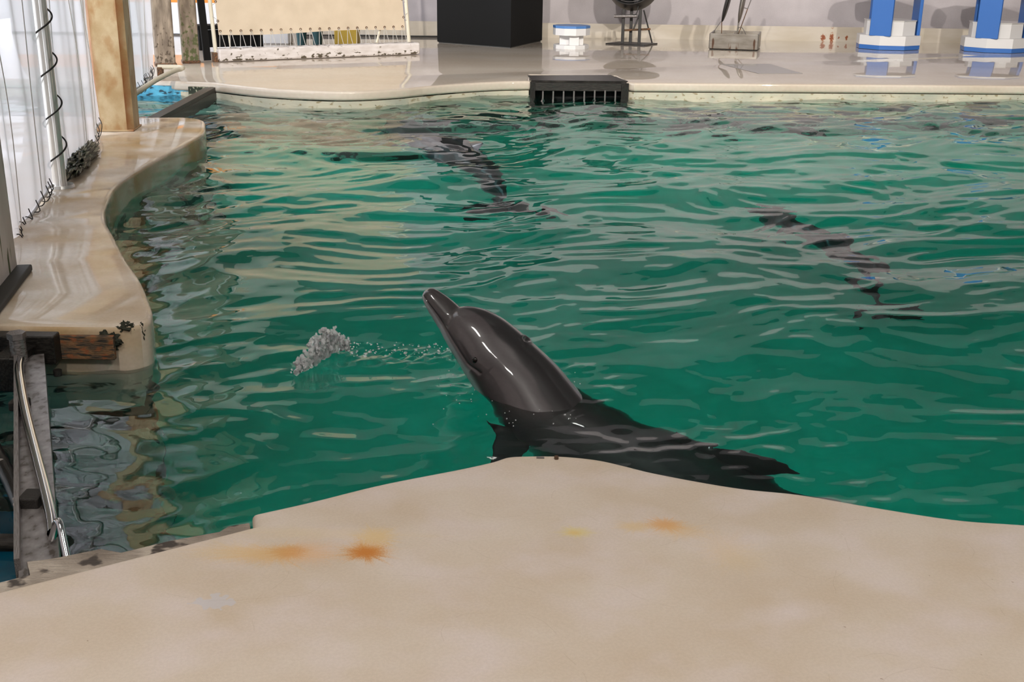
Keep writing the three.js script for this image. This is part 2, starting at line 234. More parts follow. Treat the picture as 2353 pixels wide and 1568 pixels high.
// ------------------------------------------------------------------ water
{
  const X0 = -4.6, X1 = 8.5, Z0 = -12.0, Z1 = -1.0, xs = [], zs = [];
  for (let z = Z1; z > Z0;) { zs.push(z); z -= clamp(0.0052 * -z, 0.013, 0.045); } zs.push(Z0);
  for (let x = X0; x < X1;) { xs.push(x); const a = Math.abs(x - 0.0); x += a < 2.2 ? 0.02 : 0.03 + 0.006 * (a - 2.2); } xs.push(X1);
  const ridge = (v) => 1 - 2 * Math.abs(v);
  const height = (x, z) => {
    const wx = x + 0.22 * n2b(x * 0.7, z * 0.7), wz = z + 0.16 * n2(x * 0.6 + 9, z * 0.6);
    const far = sstep(-3.6, -6.5, z), near = 1 - far;
    let h = 0.024 * n2(wx * 0.42, wz * 0.72 + 0.25 * wx) * (0.55 + 0.45 * far);
    h += 0.0125 * n2b(wx * 0.95 + 4, wz * 1.75 + 0.35 * wx) * (0.55 + 0.6 * far);
    h += 0.0055 * ridge(n2(wx * 1.7 + 13, wz * 3.1 + 0.7 * wx)) * (0.5 + 0.6 * far);
    h += 0.0022 * n2b(wx * 4.2, wz * 7.0 + 1.1 * wx) * (0.6 + 0.4 * far);
    h += 0.0008 * n2(wx * 11 + 3, wz * 15);
    const edge = Math.exp(-Math.pow((x + 1.1) / 0.5, 2) - Math.pow((z + 3.4) / 0.7, 2)); h += edge * 0.004 * n2(x * 5, z * 6);
    const wake = Math.exp(-Math.pow((z + 3.92) / 0.09, 2)) * sstep(-0.85, -0.7, x) * (1 - sstep(-0.25, -0.12, x)); h += wake * (0.010 * n2b(x * 17, z * 17) + 0.006 * n2(x * 37, z * 37));
    const r = Math.hypot(x - 0.07, (z + 3.58) * 1.1); h += 0.007 * Math.exp(-Math.pow((r - 0.27) / 0.05, 2)) * (0.6 + 0.8 * n2(x * 14, z * 14)) ;
    h += Math.exp(-Math.pow((x - 0.6) / 0.6, 2) - Math.pow((z + 3.0) / 0.45, 2)) * 0.004 * n2b(x * 8, z * 9);
    return h - 0.004;
  };
  const nx = xs.length, nz = zs.length, pos = new Float32Array(nx * nz * 3), uv = new Float32Array(nx * nz * 2), idx = new Uint32Array((nx - 1) * (nz - 1) * 6);
  for (let j = 0; j < nz; j++) for (let i = 0; i < nx; i++) { const k = j * nx + i; pos[k * 3] = xs[i]; pos[k * 3 + 1] = height(xs[i], zs[j]); pos[k * 3 + 2] = zs[j]; uv[k * 2] = xs[i] / 0.9; uv[k * 2 + 1] = zs[j] / 0.9; }
  let q = 0;
  for (let j = 0; j < nz - 1; j++) for (let i = 0; i < nx - 1; i++) { const a = j * nx + i, b = a + 1, c = a + nx, d = c + 1; idx.set([a, b, d, a, d, c], q); q += 6; }
  const g = new THREE.BufferGeometry(); g.setAttribute('position', new THREE.BufferAttribute(pos, 3)); g.setAttribute('uv', new THREE.BufferAttribute(uv, 2)); g.setIndex(new THREE.BufferAttribute(idx, 1)); g.computeVertexNormals();
  const w = mesh('pool_water', g, M.water); tag(w, 'rippled green water filling the pool', 'water', null, 'stuff');
}

// ------------------------------------------------------------------ dolphins
// body rings: distance from the beak tip (m), dorsal, ventral and side radius
const prof = [[0, 0.006, 0.006, 0.006], [0.006, 0.02, 0.016, 0.022], [0.02, 0.03, 0.026, 0.032], [0.05, 0.037, 0.038, 0.041], [0.085, 0.041, 0.048, 0.049], [0.112, 0.042, 0.056, 0.056], [0.122, 0.047, 0.058, 0.06], [0.135, 0.060, 0.062, 0.068], [0.16, 0.080, 0.070, 0.082], [0.20, 0.100, 0.082, 0.100], [0.26, 0.116, 0.099, 0.118], [0.33, 0.124, 0.116, 0.128], [0.40, 0.129, 0.130, 0.136], [0.50, 0.142, 0.152, 0.152], [0.62, 0.162, 0.172, 0.170], [0.80, 0.186, 0.190, 0.188], [1.0, 0.196, 0.192, 0.192], [1.2, 0.188, 0.178, 0.178], [1.45, 0.160, 0.150, 0.146], [1.7, 0.128, 0.118, 0.106], [1.95, 0.094, 0.086, 0.066], [2.2, 0.064, 0.058, 0.036], [2.38, 0.044, 0.040, 0.022], [2.46, 0.026, 0.024, 0.014], [2.5, 0.004, 0.004, 0.004]];
function profile(s, k) {
  let i = 0; while (i < prof.length - 2 && prof[i + 1][0] < s) i++;
  const p0 = prof[Math.max(0, i - 1)], p1 = prof[i], p2 = prof[i + 1], p3 = prof[Math.min(prof.length - 1, i + 2)], h = p2[0] - p1[0], t = clamp((s - p1[0]) / h);
  const sl = (a, b) => (b[k] - a[k]) / Math.max(1e-6, b[0] - a[0]); const d = sl(p1, p2);
  let m1 = i ? (sl(p0, p1) * d > 0 ? 2 / (1 / sl(p0, p1) + 1 / d) : 0) : d, m2 = sl(p2, p3) * d > 0 ? 2 / (1 / sl(p2, p3) + 1 / d) : 0;
  const t2 = t * t, t3 = t2 * t; return (2 * t3 - 3 * t2 + 1) * p1[k] + (t3 - 2 * t2 + t) * h * m1 + (-2 * t3 + 3 * t2) * p2[k] + (t3 - t2) * h * m2;
}
const mouthAngle = (s) => s < 0.12 ? lerp(98, 106, s / 0.12) : lerp(106, 112, sstep(0.12, 0.3, s)) - (s > 0.27 ? 9 * sstep(0.27, 0.33, s) : 0);
function skin(s, deg, x, y) { // pigment: dark cape, grey flank, pale throat and belly; deg from the dorsal line
  const wob = 6 * n2(s * 6, deg * 0.03), cape = 17 + 22 * sstep(0.12, 0.30, s) + 14 * sstep(0.3, 0.7, s) + 0.5 * wob, pale = s < 0.3 ? mouthAngle(s) + 3 : lerp(112, 132, sstep(0.3, 0.5, s)) + wob * 0.6;
  const dark = [0.020, 0.0175, 0.018], mid = [0.066, 0.056, 0.058], light = [0.42, 0.42, 0.44];
  let c = mixc(dark, mid, sstep(cape - 2, cape + 5, deg)); if (s < 0.125) c = mixc([0.040, 0.034, 0.034], mid, sstep(80, 100, deg) * 0.5);
  const band = sstep(0.105, 0.125, s) * (1 - sstep(0.13, 0.15, s)); c = mixc(c, [0.06, 0.053, 0.053], band * 0.6);
  c = mixc(c, light, sstep(pale - 1, pale + (s < 0.3 ? 12 : 18), deg)); const g = 1 + 0.08 * n2(s * 60, deg * 0.5); return [c[0] * g, c[1] * g, c[2] * g];
}
function dolphin(spine, ups, scale = 1) {
  const curve = new THREE.CatmullRomCurve3(spine.map(V), false, 'centripetal'); curve.arcLengthDivisions = 400;
  const L = curve.getLength(), NS = 300, NA = 160, upv = ups.map((u) => V(u));
  const frame = (s) => { const u = clamp(s * scale / L), p = curve.getPointAt(u), t = curve.getTangentAt(u), tt = curve.getUtoTmapping(u, 0) * (spine.length - 1), i = Math.min(spine.length - 2, Math.floor(tt)), up = upv[i].clone().lerp(upv[i + 1], tt - i); up.addScaledVector(t, -up.dot(t)).normalize(); const side = new THREE.Vector3().crossVectors(up, t).normalize(); return { p, t, up, side }; }; // side points to the animal's left when t runs from beak to tail
  const pos = [], col = [], idx = [];
  for (let i = 0; i <= NS; i++) {
    const a = i / NS, s = a < 0.4 ? 0.42 * (a / 0.4) ** 1.15 : 0.42 + 2.08 * ((a - 0.4) / 0.6), { p, up, side } = frame(s);
    const T = profile(s, 1), B = profile(s, 2), S = profile(s, 3);
    for (let j = 0; j < NA; j++) {
      const f = j / NA * 2 * Math.PI; let deg = f * 180 / Math.PI; if (deg > 180) deg = 360 - deg;
      const c = Math.cos(f), n = Math.sin(f); let k = 1;
      const md = (deg - mouthAngle(s)) / (s < 0.02 ? 7 : 3.2); if (s < 0.335) k -= (s < 0.03 ? 0.10 : 0.062) * Math.exp(-md * md);
      if (s > 0.2 && s < 0.345) { const ed = Math.hypot((s - 0.285) / 0.05, (deg - 92) / 13); k += 0.035 * Math.exp(-ed * ed); const cd = (deg - 100 - (s - 0.25) * 120) / 5; k -= 0.018 * Math.exp(-cd * cd) * Math.exp(-Math.pow((s - 0.235) / 0.04, 2)); }
      const bh = Math.hypot((s - 0.355) / 0.013, deg * T / 57.3 / 0.024); if (bh < 2.5) k += 0.035 * Math.exp(-Math.pow((bh - 1.2) / 0.35, 2)) - 0.05 * Math.exp(-Math.pow(bh / 0.6, 2));
      const gr = (s - (0.119 + 0.02 * sstep(20, 100, deg))) / 0.006; if (deg < 100) k -= 0.05 * Math.exp(-gr * gr);
      const y = (c > 0 ? T : B) * c * k, x = S * n * k * (c < 0 ? 1 - 0.06 * c * c : 1);
      const q = p.clone().addScaledVector(up, y * scale).addScaledVector(side, x * scale);
      pos.push(q.x, q.y, q.z); col.push(...skin(s, deg, x, y));
      if (i < NS) { const b0 = i * NA + j, b1 = i * NA + (j + 1) % NA; idx.push(b0, b1, b1 + NA, b0, b1 + NA, b0 + NA); }
    }
  }
  // fins grow out of the body: root inside it, tapering blades
  const fin = (s0, root, out, sweep, thick, len, chord0, chord1, back, dark) => {
    const NU = 28, NV = 28, base = pos.length / 3; const { p, t, up, side } = frame(s0);
    const O = p.clone().addScaledVector(up, root[0] * scale).addScaledVector(side, root[1] * scale), dir = up.clone().multiplyScalar(out[0]).addScaledVector(side, out[1]).addScaledVector(t, out[2]).normalize(), ch = t.clone().addScaledVector(dir, -t.dot(dir)).normalize(), nn = new THREE.Vector3().crossVectors(dir, ch).normalize();
    for (let i = 0; i <= NU; i++) { const u = i / NU, c = lerp(chord0, chord1, u ** 0.8) * Math.sqrt(Math.max(0.0004, 1 - u ** 6)) * (1 + 0.5 * Math.exp(-u * 14)), off = back * u ** 1.7, th = thick * (1 - 0.75 * u) * (1 + 1.2 * Math.exp(-u * 16));
      for (let j = 0; j < NV; j++) { const f = j / NV * 2 * Math.PI, cx = Math.cos(f), e = c * 0.5 * cx, w = th * Math.sin(f) * (cx < 0 ? Math.sqrt(1 - cx * cx * 0.2) : 1 - 0.75 * cx); const q = O.clone().addScaledVector(dir, (len * u) * scale).addScaledVector(ch, (e + off) * scale).addScaledVector(nn, w * scale); pos.push(q.x, q.y, q.z); col.push(...dark); if (i < NU) { const b0 = base + i * NV + j, b1 = base + i * NV + (j + 1) % NV; idx.push(b0, b0 + NV, b1 + NV, b0, b1 + NV, b1); } } }
  };
  const dk = [0.022, 0.020, 0.021];
  fin(0.66, [-0.10, 0.10], [-0.62, 0.62, 0.45], 0, 0.016, 0.36, 0.17, 0.05, 0.09, dk);
  fin(0.66, [-0.10, -0.10], [-0.62, -0.62, 0.45], 0, 0.016, 0.36, 0.17, 0.05, 0.09, dk);
  fin(1.20, [0.12, 0], [1, 0, 0.6], 0, 0.018, 0.27, 0.30, 0.05, 0.10, dk);
  fin(2.40, [0, 0.0], [0, 1, 0.28], 0, 0.012, 0.30, 0.20, 0.05, 0.08, dk);
  fin(2.40, [0, 0.0], [0, -1, 0.28], 0, 0.012, 0.30, 0.20, 0.05, 0.08, dk);
  const g = new THREE.BufferGeometry(); g.setAttribute('position', new THREE.Float32BufferAttribute(pos, 3)); g.setAttribute('color', new THREE.Float32BufferAttribute(col, 3)); g.setIndex(idx); g.computeVertexNormals();
  const eyes = [1, -1].map((d) => { const { p, t, up, side } = frame(0.287), a = R(92), k = 1.03; const e = new THREE.SphereGeometry(0.0105 * scale, 16, 12); e.scale(1, 1, 1); const q = p.clone().addScaledVector(up, profile(0.287, 2) * Math.cos(a) * k * scale).addScaledVector(side, d * (profile(0.287, 3) * Math.sin(a) * k - 0.004) * scale); e.translate(q.x, q.y, q.z); return e; });
  return { g, eyes };
}
M.skin = phys({ vertexColors: true, roughness: 0.38, clearcoat: 1, clearcoatRoughness: 0.06, ior: 1.38 });
M.eye = phys({ color: rgb(0.01, 0.008, 0.007), roughness: 0.1 });
function addDolphin(spine, ups, scale, label) {
  const { g, eyes } = dolphin(spine, ups, scale); const t = thing('dolphin', label, 'dolphin', [0, 0, 0]);
  mesh('body', g, M.skin, t); for (const e of eyes) mesh('eye', e, M.eye, t); return t;
}
addDolphin([[-0.295, 0.295, -3.70], [-0.18, 0.195, -3.665], [-0.07, 0.10, -3.63], [0.04, -0.005, -3.58], [0.15, -0.15, -3.49], [0.30, -0.28, -3.40], [0.51, -0.40, -3.30], [0.76, -0.56, -3.22], [1.02, -0.76, -3.16], [1.26, -1.0, -3.08], [1.5, -1.3, -2.98]],
  [[0.62, 0.77, 0.1], [0.62, 0.77, 0.1], [0.62, 0.77, 0.1], [0.6, 0.78, 0.08], [0.5, 0.82, 0], [0.4, 0.88, -0.1], [0.3, 0.9, -0.15], [0.25, 0.9, -0.2], [0.3, 0.9, -0.2], [0.3, 0.9, -0.2], [0.3, 0.9, -0.2]], 1, 'grey dolphin rearing its head out of the water beside the foreground deck');
addDolphin([[-1.06, -0.36, -10.1], [-0.85, -0.31, -9.5], [-0.52, -0.31, -8.7], [-0.22, -0.42, -7.9], [-0.06, -0.62, -7.3], [0.0, -0.85, -6.8]], [[0.5, 1, 0], [0.5, 1, 0], [0.5, 1, 0], [0.5, 1, 0], [0.4, 1, 0], [0.4, 1, 0]], 1.3, 'dark dolphin swimming under the ripples near the skimmer grille');
addDolphin([[1.55, -0.80, -7.4], [1.68, -0.78, -7.0], [1.85, -0.90, -6.5], [1.97, -1.2, -6.15], [2.03, -1.55, -5.95]], [[0, 1, 0], [0, 1, 0], [0, 1, 0], [0, 1, 0], [0, 1, 0]], 0.72, 'dark dolphin swimming deep under the water at the right');

// ------------------------------------------------------------------ splash
{
  const r = rng(91); M.splash = phys({ color: 0xffffff, transmission: 0.72, roughness: 0.1, ior: 1.333, thickness: 0.02 });
  const drop = (x, y, z, a, sx = 1, sy = 1, sz = 1, d = 1) => { const g = new THREE.IcosahedronGeometry(a, d); g.deleteAttribute('normal'); g.deleteAttribute('uv'); const m = mergeVertices(g), p = m.attributes.position; for (let i = 0; i < p.count; i++) { const v = new THREE.Vector3().fromBufferAttribute(p, i), k = 1 + 0.3 * n3(v.x / a + x * 31, v.y / a, v.z / a + z * 17); p.setXYZ(i, v.x * k * sx, v.y * k * sy, v.z * k * sz); } m.computeVertexNormals(); m.rotateY(r() * 6); m.translate(x, y, z); return m.toNonIndexed(); };
  // a torn, leaning crown: lobes, threads and beads of water along a curved rim
  const rim = (u) => 0.105 * Math.pow(Math.sin(Math.PI * clamp(0.05 + 0.92 * u)), 0.75) * (0.8 + 0.3 * n2(u * 6, 3)), at = (u) => [-0.745 + 0.155 * u + 0.012 * Math.sin(u * 6), -3.70 - 0.27 * Math.sin(u * 1.45)];
  const parts = [];
  for (let i = 0; i < 34; i++) { const u = (i + r()) / 34, [x, z] = at(u), h = rim(u) * (0.75 + 0.4 * r()), bend = 0.03 * (r() - 0.7), pts = []; for (let k = 0; k <= 5; k++) { const t = k / 5; pts.push([x + bend * t * t + 0.008 * (r() - 0.5), -0.01 + h * t, z + 0.012 * (r() - 0.5)]); } const g = tube(pts, 0.0055 + 0.004 * r(), 18, 8); const p = g.attributes.position; for (let q = 0; q < p.count; q++) { const y = p.getY(q); p.setX(q, p.getX(q) + 0.005 * n3(p.getX(q) * 90, y * 70, p.getZ(q) * 90)); p.setZ(q, p.getZ(q) + 0.005 * n3(p.getZ(q) * 90, y * 70, i)); } g.computeVertexNormals(); parts.push(g); const e = pts[5]; parts.push(drop(e[0], e[1], e[2], 0.006 + 0.005 * r(), 1, 1, 1, 2)); }
  for (let i = 0; i < 120; i++) { const u = r(), [x, z] = at(u), s = 0.003 + 0.008 * r() * r(); parts.push(drop(x + 0.04 * (r() - 0.5), rim(u) * (0.1 + 1.0 * r()), z + 0.05 * (r() - 0.5), s, 1, 1.2, 1, 2)); }
  tag(mesh('water_splash', merge(parts.map((g) => { g.deleteAttribute('uv'); return g; })), M.splash), 'small crown of splashing water left of the dolphin', 'splash', null, 'stuff');
  const beads = []; for (let i = 0; i < 90; i++) { const t = r(), s = 0.0015 + 0.0045 * r() * r(); beads.push(drop(lerp(-0.60, -0.2, t), 0.004 + 0.022 * r() * r(), -3.92 + 0.14 * (r() - 0.5), s, 1.5, 0.8, 1)); }
  for (let i = 0; i < 60; i++) beads.push(drop(-0.25 + 0.5 * r(), 0.003, -3.25 - 0.5 * r(), 0.0012 + 0.0012 * r()));
  tag(mesh('water_droplets', merge(beads), M.splash), 'scatter of tiny water drops between the splash and the dolphin', 'droplets', null, 'stuff');
}

// ------------------------------------------------------------------ left side: pillars, curtains, poles
const ang = Math.atan2(-0.2, -1);                  // direction of the curtain front
{
  const g = uvBox(box(0.45, 5.3, 1.6, 0, 2.65, 0), 1.2, 5.3, 0, 0); const t = thing('grey_pillar', 'grey pillar streaked with green weed at the left edge', 'pillar', [-2.02, D, -3.55], R(11));
  mesh('shaft', g, M.greyPillar, t); mesh('foot_strip', box(0.06, 0.028, 1.62, 0.25, 0.014, 0, 0.008), M.blackRubber, t);
}
function curtain(name, label, za, zb, folds, seed, y0) {
  const t = thing(name, label, 'curtain', [0, 0, 0], 0), nu = 60, nv = 40, H = 5.5, xa = faceX(za), xb = faceX(zb), g = new THREE.PlaneGeometry(1, 1, nu, nv), p = g.attributes.position;
  for (let i = 0; i < p.count; i++) { const u = p.getX(i) + 0.5, v = p.getY(i) + 0.5, f = 0.03 * Math.sin(u * folds * 6.28 + 1.5 * n2(u * 2 + seed, v * 1.5)) * (0.4 + 0.6 * n2b(u * 3 + seed, v * 0.8)) + 0.02 * n2(u * 3 + seed, v * 2.5), hem = y0 + 0.025 * Math.sin(u * 9 + seed) * (1 - v) - 0.05 * Math.sin(Math.PI * u) * (1 - v); p.setXYZ(i, lerp(xa, xb, u) + f, lerp(hem, H, v), lerp(za, zb, u)); }
  g.computeVertexNormals(); const sh = mesh('sheet', g, M.tarp, t);
  const hem = []; for (let i = 0; i <= nu; i++) { const k = nv * (nu + 1) + i; hem.push([p.getX(k), p.getY(k), p.getZ(k)]); } mesh('hem', tube(hem, 0.009, 60, 6), M.whitePaint, sh);
  const n = Math.round(Math.abs(zb - za) / 0.11); for (let i = 0; i < n; i++) { const k = hem[Math.floor((i + 0.5) / n * nu)]; mesh('lace', tube([[k[0] + 0.012, k[1] + 0.05, k[2]], [k[0] + 0.035, k[1] + 0.005, k[2] + 0.02], [k[0] + 0.02, D + 0.012, k[2] + 0.03], [k[0] - 0.01, D + 0.01, k[2] + 0.015]], 0.0028, 10, 5), M.rope, sh); }
  for (const u of [0.22, 0.5, 0.78]) { const pts = []; for (let v = 0; v <= 10; v++) { const k = Math.round(u * nu) + Math.round((1 - v / 10) * nv) * (nu + 1); pts.push([p.getX(k) + 0.006, p.getY(k), p.getZ(k) + 0.07 * n2(v * 0.45 + u * 9, seed)]); } mesh('seam', tube(pts, 0.0025, 40, 5), M.cord, sh); }
  return t;
}
curtain('white_curtain', 'white sheet curtain between the grey pillar and the steel pole', -4.35, -5.93, 3, 1, 0.19);
curtain('white_curtain', 'white sheet curtain between the steel pole and the rusty column', -6.10, -7.72, 3, 5, 0.21);
curtain('white_curtain', 'far white sheet curtain behind the rusty column', -8.35, -11.3, 4, 9, 0.24);
{
  const t = thing('curtain_pole', 'galvanised pole wound with black cord between the white curtains', 'pole', [-2.40, D, -6.02]);
  mesh('pipe', cyl(0.036, 0.036, 5.2, 0, 2.6, 0, 24), M.galv, t); mesh('guide_rail', box(0.02, 5.2, 0.03, 0.03, 2.6, 0.045, 0.006), M.galv, t); mesh('base_plate', cyl(0.07, 0.075, 0.015, 0, 0.008, 0), M.galv, t);
  const pts = []; for (let i = 0; i <= 400; i++) { const y = 0.06 + i * 0.0105, a = -y / 0.215 * 6.283; pts.push([0.05 * Math.cos(a) + 0.01, y, 0.055 * Math.sin(a) + 0.015]); } mesh('winding_cord', tube(pts, 0.0045, 900, 6), M.rope, t);
}
{
  const t = thing('rusty_column', 'square cream column streaked with rust on the walkway', 'column', [-2.75, D, -8.02], R(6));
  const s = new THREE.Shape(); const a = 0.13, b = 0.09; [[-a, -b], [-b, -a], [b, -a], [a, -b], [a, b], [b, a], [-b, a], [-a, b]].forEach(([x, y], i) => i ? s.lineTo(x, y) : s.moveTo(x, y));
  const g = new THREE.ExtrudeGeometry(s, { depth: 5.3, bevelEnabled: false }); g.rotateX(-Math.PI / 2); mesh('shaft', uvBox(g, 0.26, 2.4, -0.13, 0), M.rust, t); mesh('grout_foot', box(0.27, 0.012, 0.27, 0, 0.006, 0, 0.004), M.rust, t);
}
{ // weed and torn sheet caught under the curtain hem
  const g = new THREE.SphereGeometry(1, 60, 30), p = g.attributes.position; for (let i = 0; i < p.count; i++) { const v = new THREE.Vector3().fromBufferAttribute(p, i), k = 1 + 0.35 * n3(v.x * 3, v.y * 3, v.z * 9) + 0.15 * n3(v.x * 9, v.y * 9, v.z * 20); p.setXYZ(i, v.x * 0.05 * k, v.y * 0.045 * k + 0.04, v.z * 0.48 * k); } g.computeVertexNormals();
  const m = mesh('weed_clump', g, M.weed); m.position.set(-2.50, D, -6.62); m.rotation.y = R(11); tag(m, 'dark weedy clump caught under the hem of the white curtain', 'weed');
}
for (const [x, z, w, h, tilt, label] of [[-3.655, -12.30, 0.23, 5.2, 0, 'rough brown concrete post beside the far white curtain'], [-3.47, -12.6, 0.2, 5.2, 0, 'mossy concrete post beside the tan laced panel']]) {
  const t = thing('concrete_post', label, 'post', [x, D, z], R(20)); const g = new RoundedBoxGeometry(w, h, w, 3, 0.03); g.translate(0, h / 2, 0); const p = g.attributes.position; for (let i = 0; i < p.count; i++) { const y = p.getY(i); if (y < 0.3) { p.setX(i, p.getX(i) * 0.86); p.setZ(i, p.getZ(i) * 0.86); } } mesh('shaft', uvBox(g, 0.3, 5.2, -0.15, 0), z < -12.5 ? M.mossy : M.concrete, t); mesh('foot', box(w * 0.95, 0.03, w * 0.95, 0, 0.015, 0, 0.01), M.rustPlate, t);
}
{
  const t = thing('pipe_rail', 'bent cream pipe rail by the stage corner', 'rail', [0, 0, 0]);
  mesh('pipe', tube([[-3.36, 0.26, -11.06], [-3.3, 0.26, -11.06], [-3.16, 0.26, -11.06], [-3.11, 0.255, -11.0], [-3.14, 0.25, -10.85], [-3.09, 0.25, -10.1], [-2.98, 0.25, -9.2], [-2.86, 0.25, -8.2]], 0.022, 60, 10), M.creamPaint, t);
  mesh('bracket', box(0.05, 0.12, 0.06, -3.34, 0.2, -11.06, 0.008), M.rustPlate, t);
}
tag(mesh('far_gate_beam', [beam([-2.74, 0.09, -8.65], [-2.80, 0.09, -10.75], 0.09, 0.05), beam([-2.70, 0.03, -8.65], [-2.76, 0.03, -10.75], 0.02, 0.1)], M.darkMetal), 'black steel beam closing the far side channel', 'gate');

// ------------------------------------------------------------------ near gate, sill, pipes
{
  const pts = [[-0.60, -2.38], [-0.645, -2.362], [-0.66, -2.335], [-0.76, -2.29], [-0.85, -2.235], [-0.90, -2.25], [-0.99, -2.205], [-1.04, -2.19], [-1.012, -2.135], [-1.06, -2.105], [-1.3, -1.97], [-1.5, -1.86], [-1.45, -1.80], [-1.02, -2.046], [-0.585, -2.325]];
  const m = mesh('gate_sill', uvBox(slab(pts, -0.5, 0.128, 0.006, 2), 0.9, 0.25), M.sill); tag(m, 'worn grey concrete sill along the foreground deck edge by the gate', 'sill');
}
{
  const t = thing('pool_gate', 'dark steel pool gate beam with chrome bolt rod at the left', 'gate', [0, 0, 0]);
  mesh('beam', uvBox(beam([-1.60, 0.05, -3.60], [-1.02, 0.05, -2.20], 0.085, 0.07), 0.3, 1.4), M.gateMetal, t);
  mesh('flange', beam([-1.645, 0.06, -3.60], [-1.075, 0.06, -2.22], 0.012, 0.11), M.gateMetal, t);
  mesh('bolt_rod', tube([[-1.59, 0.105, -3.50], [-1.54, 0.11, -3.37], [-1.39, 0.11, -3.05], [-1.11, 0.11, -2.49], [-1.045, 0.108, -2.35]], 0.014, 60, 12), M.chrome, t);
  mesh('handle_loop', tube([[-1.045, 0.10, -2.34], [-1.03, 0.13, -2.325], [-1.018, 0.155, -2.31], [-1.008, 0.165, -2.30], [-0.998, 0.158, -2.285], [-0.985, 0.13, -2.262], [-0.972, 0.10, -2.24]], 0.0085, 40, 10), M.chrome, t);
  mesh('guide', box(0.05, 0.035, 0.06, -1.17, 0.095, -2.54, 0.006), M.darkMetal, t); mesh('guide', box(0.05, 0.03, 0.05, -1.45, 0.095, -3.15, 0.006), M.darkMetal, t);
  const net = new THREE.BoxGeometry(0.03, 1.1, 1.5); net.rotateY(R(22.5)); net.translate(-1.32, -0.54, -2.9); mesh('gate_leaf', uvBox(net, 0.6, 0.9), M.weed, t);
  const hb = thing('hinge_bracket', 'black steel hinge bracket at the walkway corner', 'bracket', [-1.66, 0, -3.66]);
  mesh('plate', box(0.26, 0.10, 0.06, 0, 0.09, 0, 0.006), M.darkMetal, hb); mesh('arm', box(0.09, 0.12, 0.16, 0.02, 0.05, 0.08, 0.008), M.darkMetal, hb); mesh('pin', (() => { const g = cyl(0.026, 0.026, 0.14, 0.05, 0.10, 0.12, 20); return g; })(), M.gateMetal, hb); mesh('nut', prism(6, 0.03, 0.02, 0.165).translate(0.05, 0, 0.12), M.gateMetal, hb); mesh('bolt', cyl(0.014, 0.014, 0.02, 0.14, 0.02, 0.05).rotateX(0), M.darkMetal, hb);
}
tag(mesh('rusty_plate', uvBox(box(0.36, 0.085, 0.02, -1.53, 0.082, -3.695, 0.004), 0.4, 0.1, -1.7, 0.04), M.rustPlate), 'rusted steel plate on the walkway end face', 'plate');
for (const [x, y, z, sx, sy, sz, seed, label] of [[-1.325, 0.138, -3.745, 0.028, 0.016, 0.02, 1, 'dark chipped hollow on the top corner of the walkway'], [-1.375, 0.10, -3.712, 0.035, 0.03, 0.008, 5, 'black weed patch beside the rusted plate'], [-1.28, 0.105, -3.765, 0.012, 0.035, 0.008, 9, 'narrow green weed streak on the walkway corner']]) {
  const g = new THREE.SphereGeometry(1, 28, 18), p = g.attributes.position; for (let i = 0; i < p.count; i++) { const v = new THREE.Vector3().fromBufferAttribute(p, i), k = 1 + 0.5 * n3(v.x * 1.8 + seed, v.y * 1.8, v.z * 1.8) + 0.2 * n3(v.x * 6, v.y * 6 + seed, v.z * 6); p.setXYZ(i, v.x * sx * k, v.y * sy * k, v.z * sz * k); } g.computeVertexNormals(); const m = mesh('weed_patch', g, M.darkWeed ??= std({ color: rgb(0.03, 0.032, 0.018), roughness: 0.8, bumpMap: bumpTex, bumpScale: 0.003 })); m.position.set(x, y, z); tag(m, label, 'weed');
}
{
  const r = rng(3); const t = thing('crusted_pipe', 'dark pipe crusted with pale barnacles beyond the gate beam', 'pipe', [0, 0, 0]);
  const pm = mesh('pipe', tube([[-1.85, 0.02, -3.6], [-1.55, 0.02, -3.12], [-1.33, 0.02, -2.78], [-1.16, 0.015, -2.50]], 0.022, 40, 12), M.darkMetal, t);
  for (const [x, z, s] of [[-1.545, -3.10, 0.014], [-1.53, -3.08, 0.011], [-1.50, -3.03, 0.013], [-1.49, -3.0, 0.012], [-1.40, -2.88, 0.008], [-1.255, -2.65, 0.014], [-1.24, -2.62, 0.015], [-1.225, -2.60, 0.014], [-1.18, -2.53, 0.016], [-1.165, -2.51, 0.013]]) { const g = new THREE.SphereGeometry(s, 10, 8); g.scale(1.2, 0.5, 0.8); g.translate(x, 0.04, z); mesh('barnacle', g, M.barnacle, pm); }
  const c = thing('cross_pipe', 'short dark cross pipe at the end of the barnacled pipe', 'pipe', [0, 0, 0]); mesh('pipe', bar([-1.9, 0.0, -2.50], [-1.13, 0.0, -2.49], 0.024, 14), M.darkMetal, c); mesh('end_cap', bar([-1.15, 0.0, -2.49], [-1.12, 0.0, -2.49], 0.028, 14), M.darkMetal, c);
}
// small things on the near deck
tag(mesh('bolt_head', [cyl(0.0055, 0.006, 0.008, 0, 0.004, 0, 8)], M.rustPlate), 'tiny dark bolt head at the tip of the foreground deck', 'bolt').position.set(0.118, D, -2.70);
tag(mesh('metal_tab', [box(0.02, 0.003, 0.007, 0, 0.0015, 0)], M.gateMetal), 'tiny grey metal tab at the tip of the foreground deck', 'tab').position.set(0.077, D, -2.703);

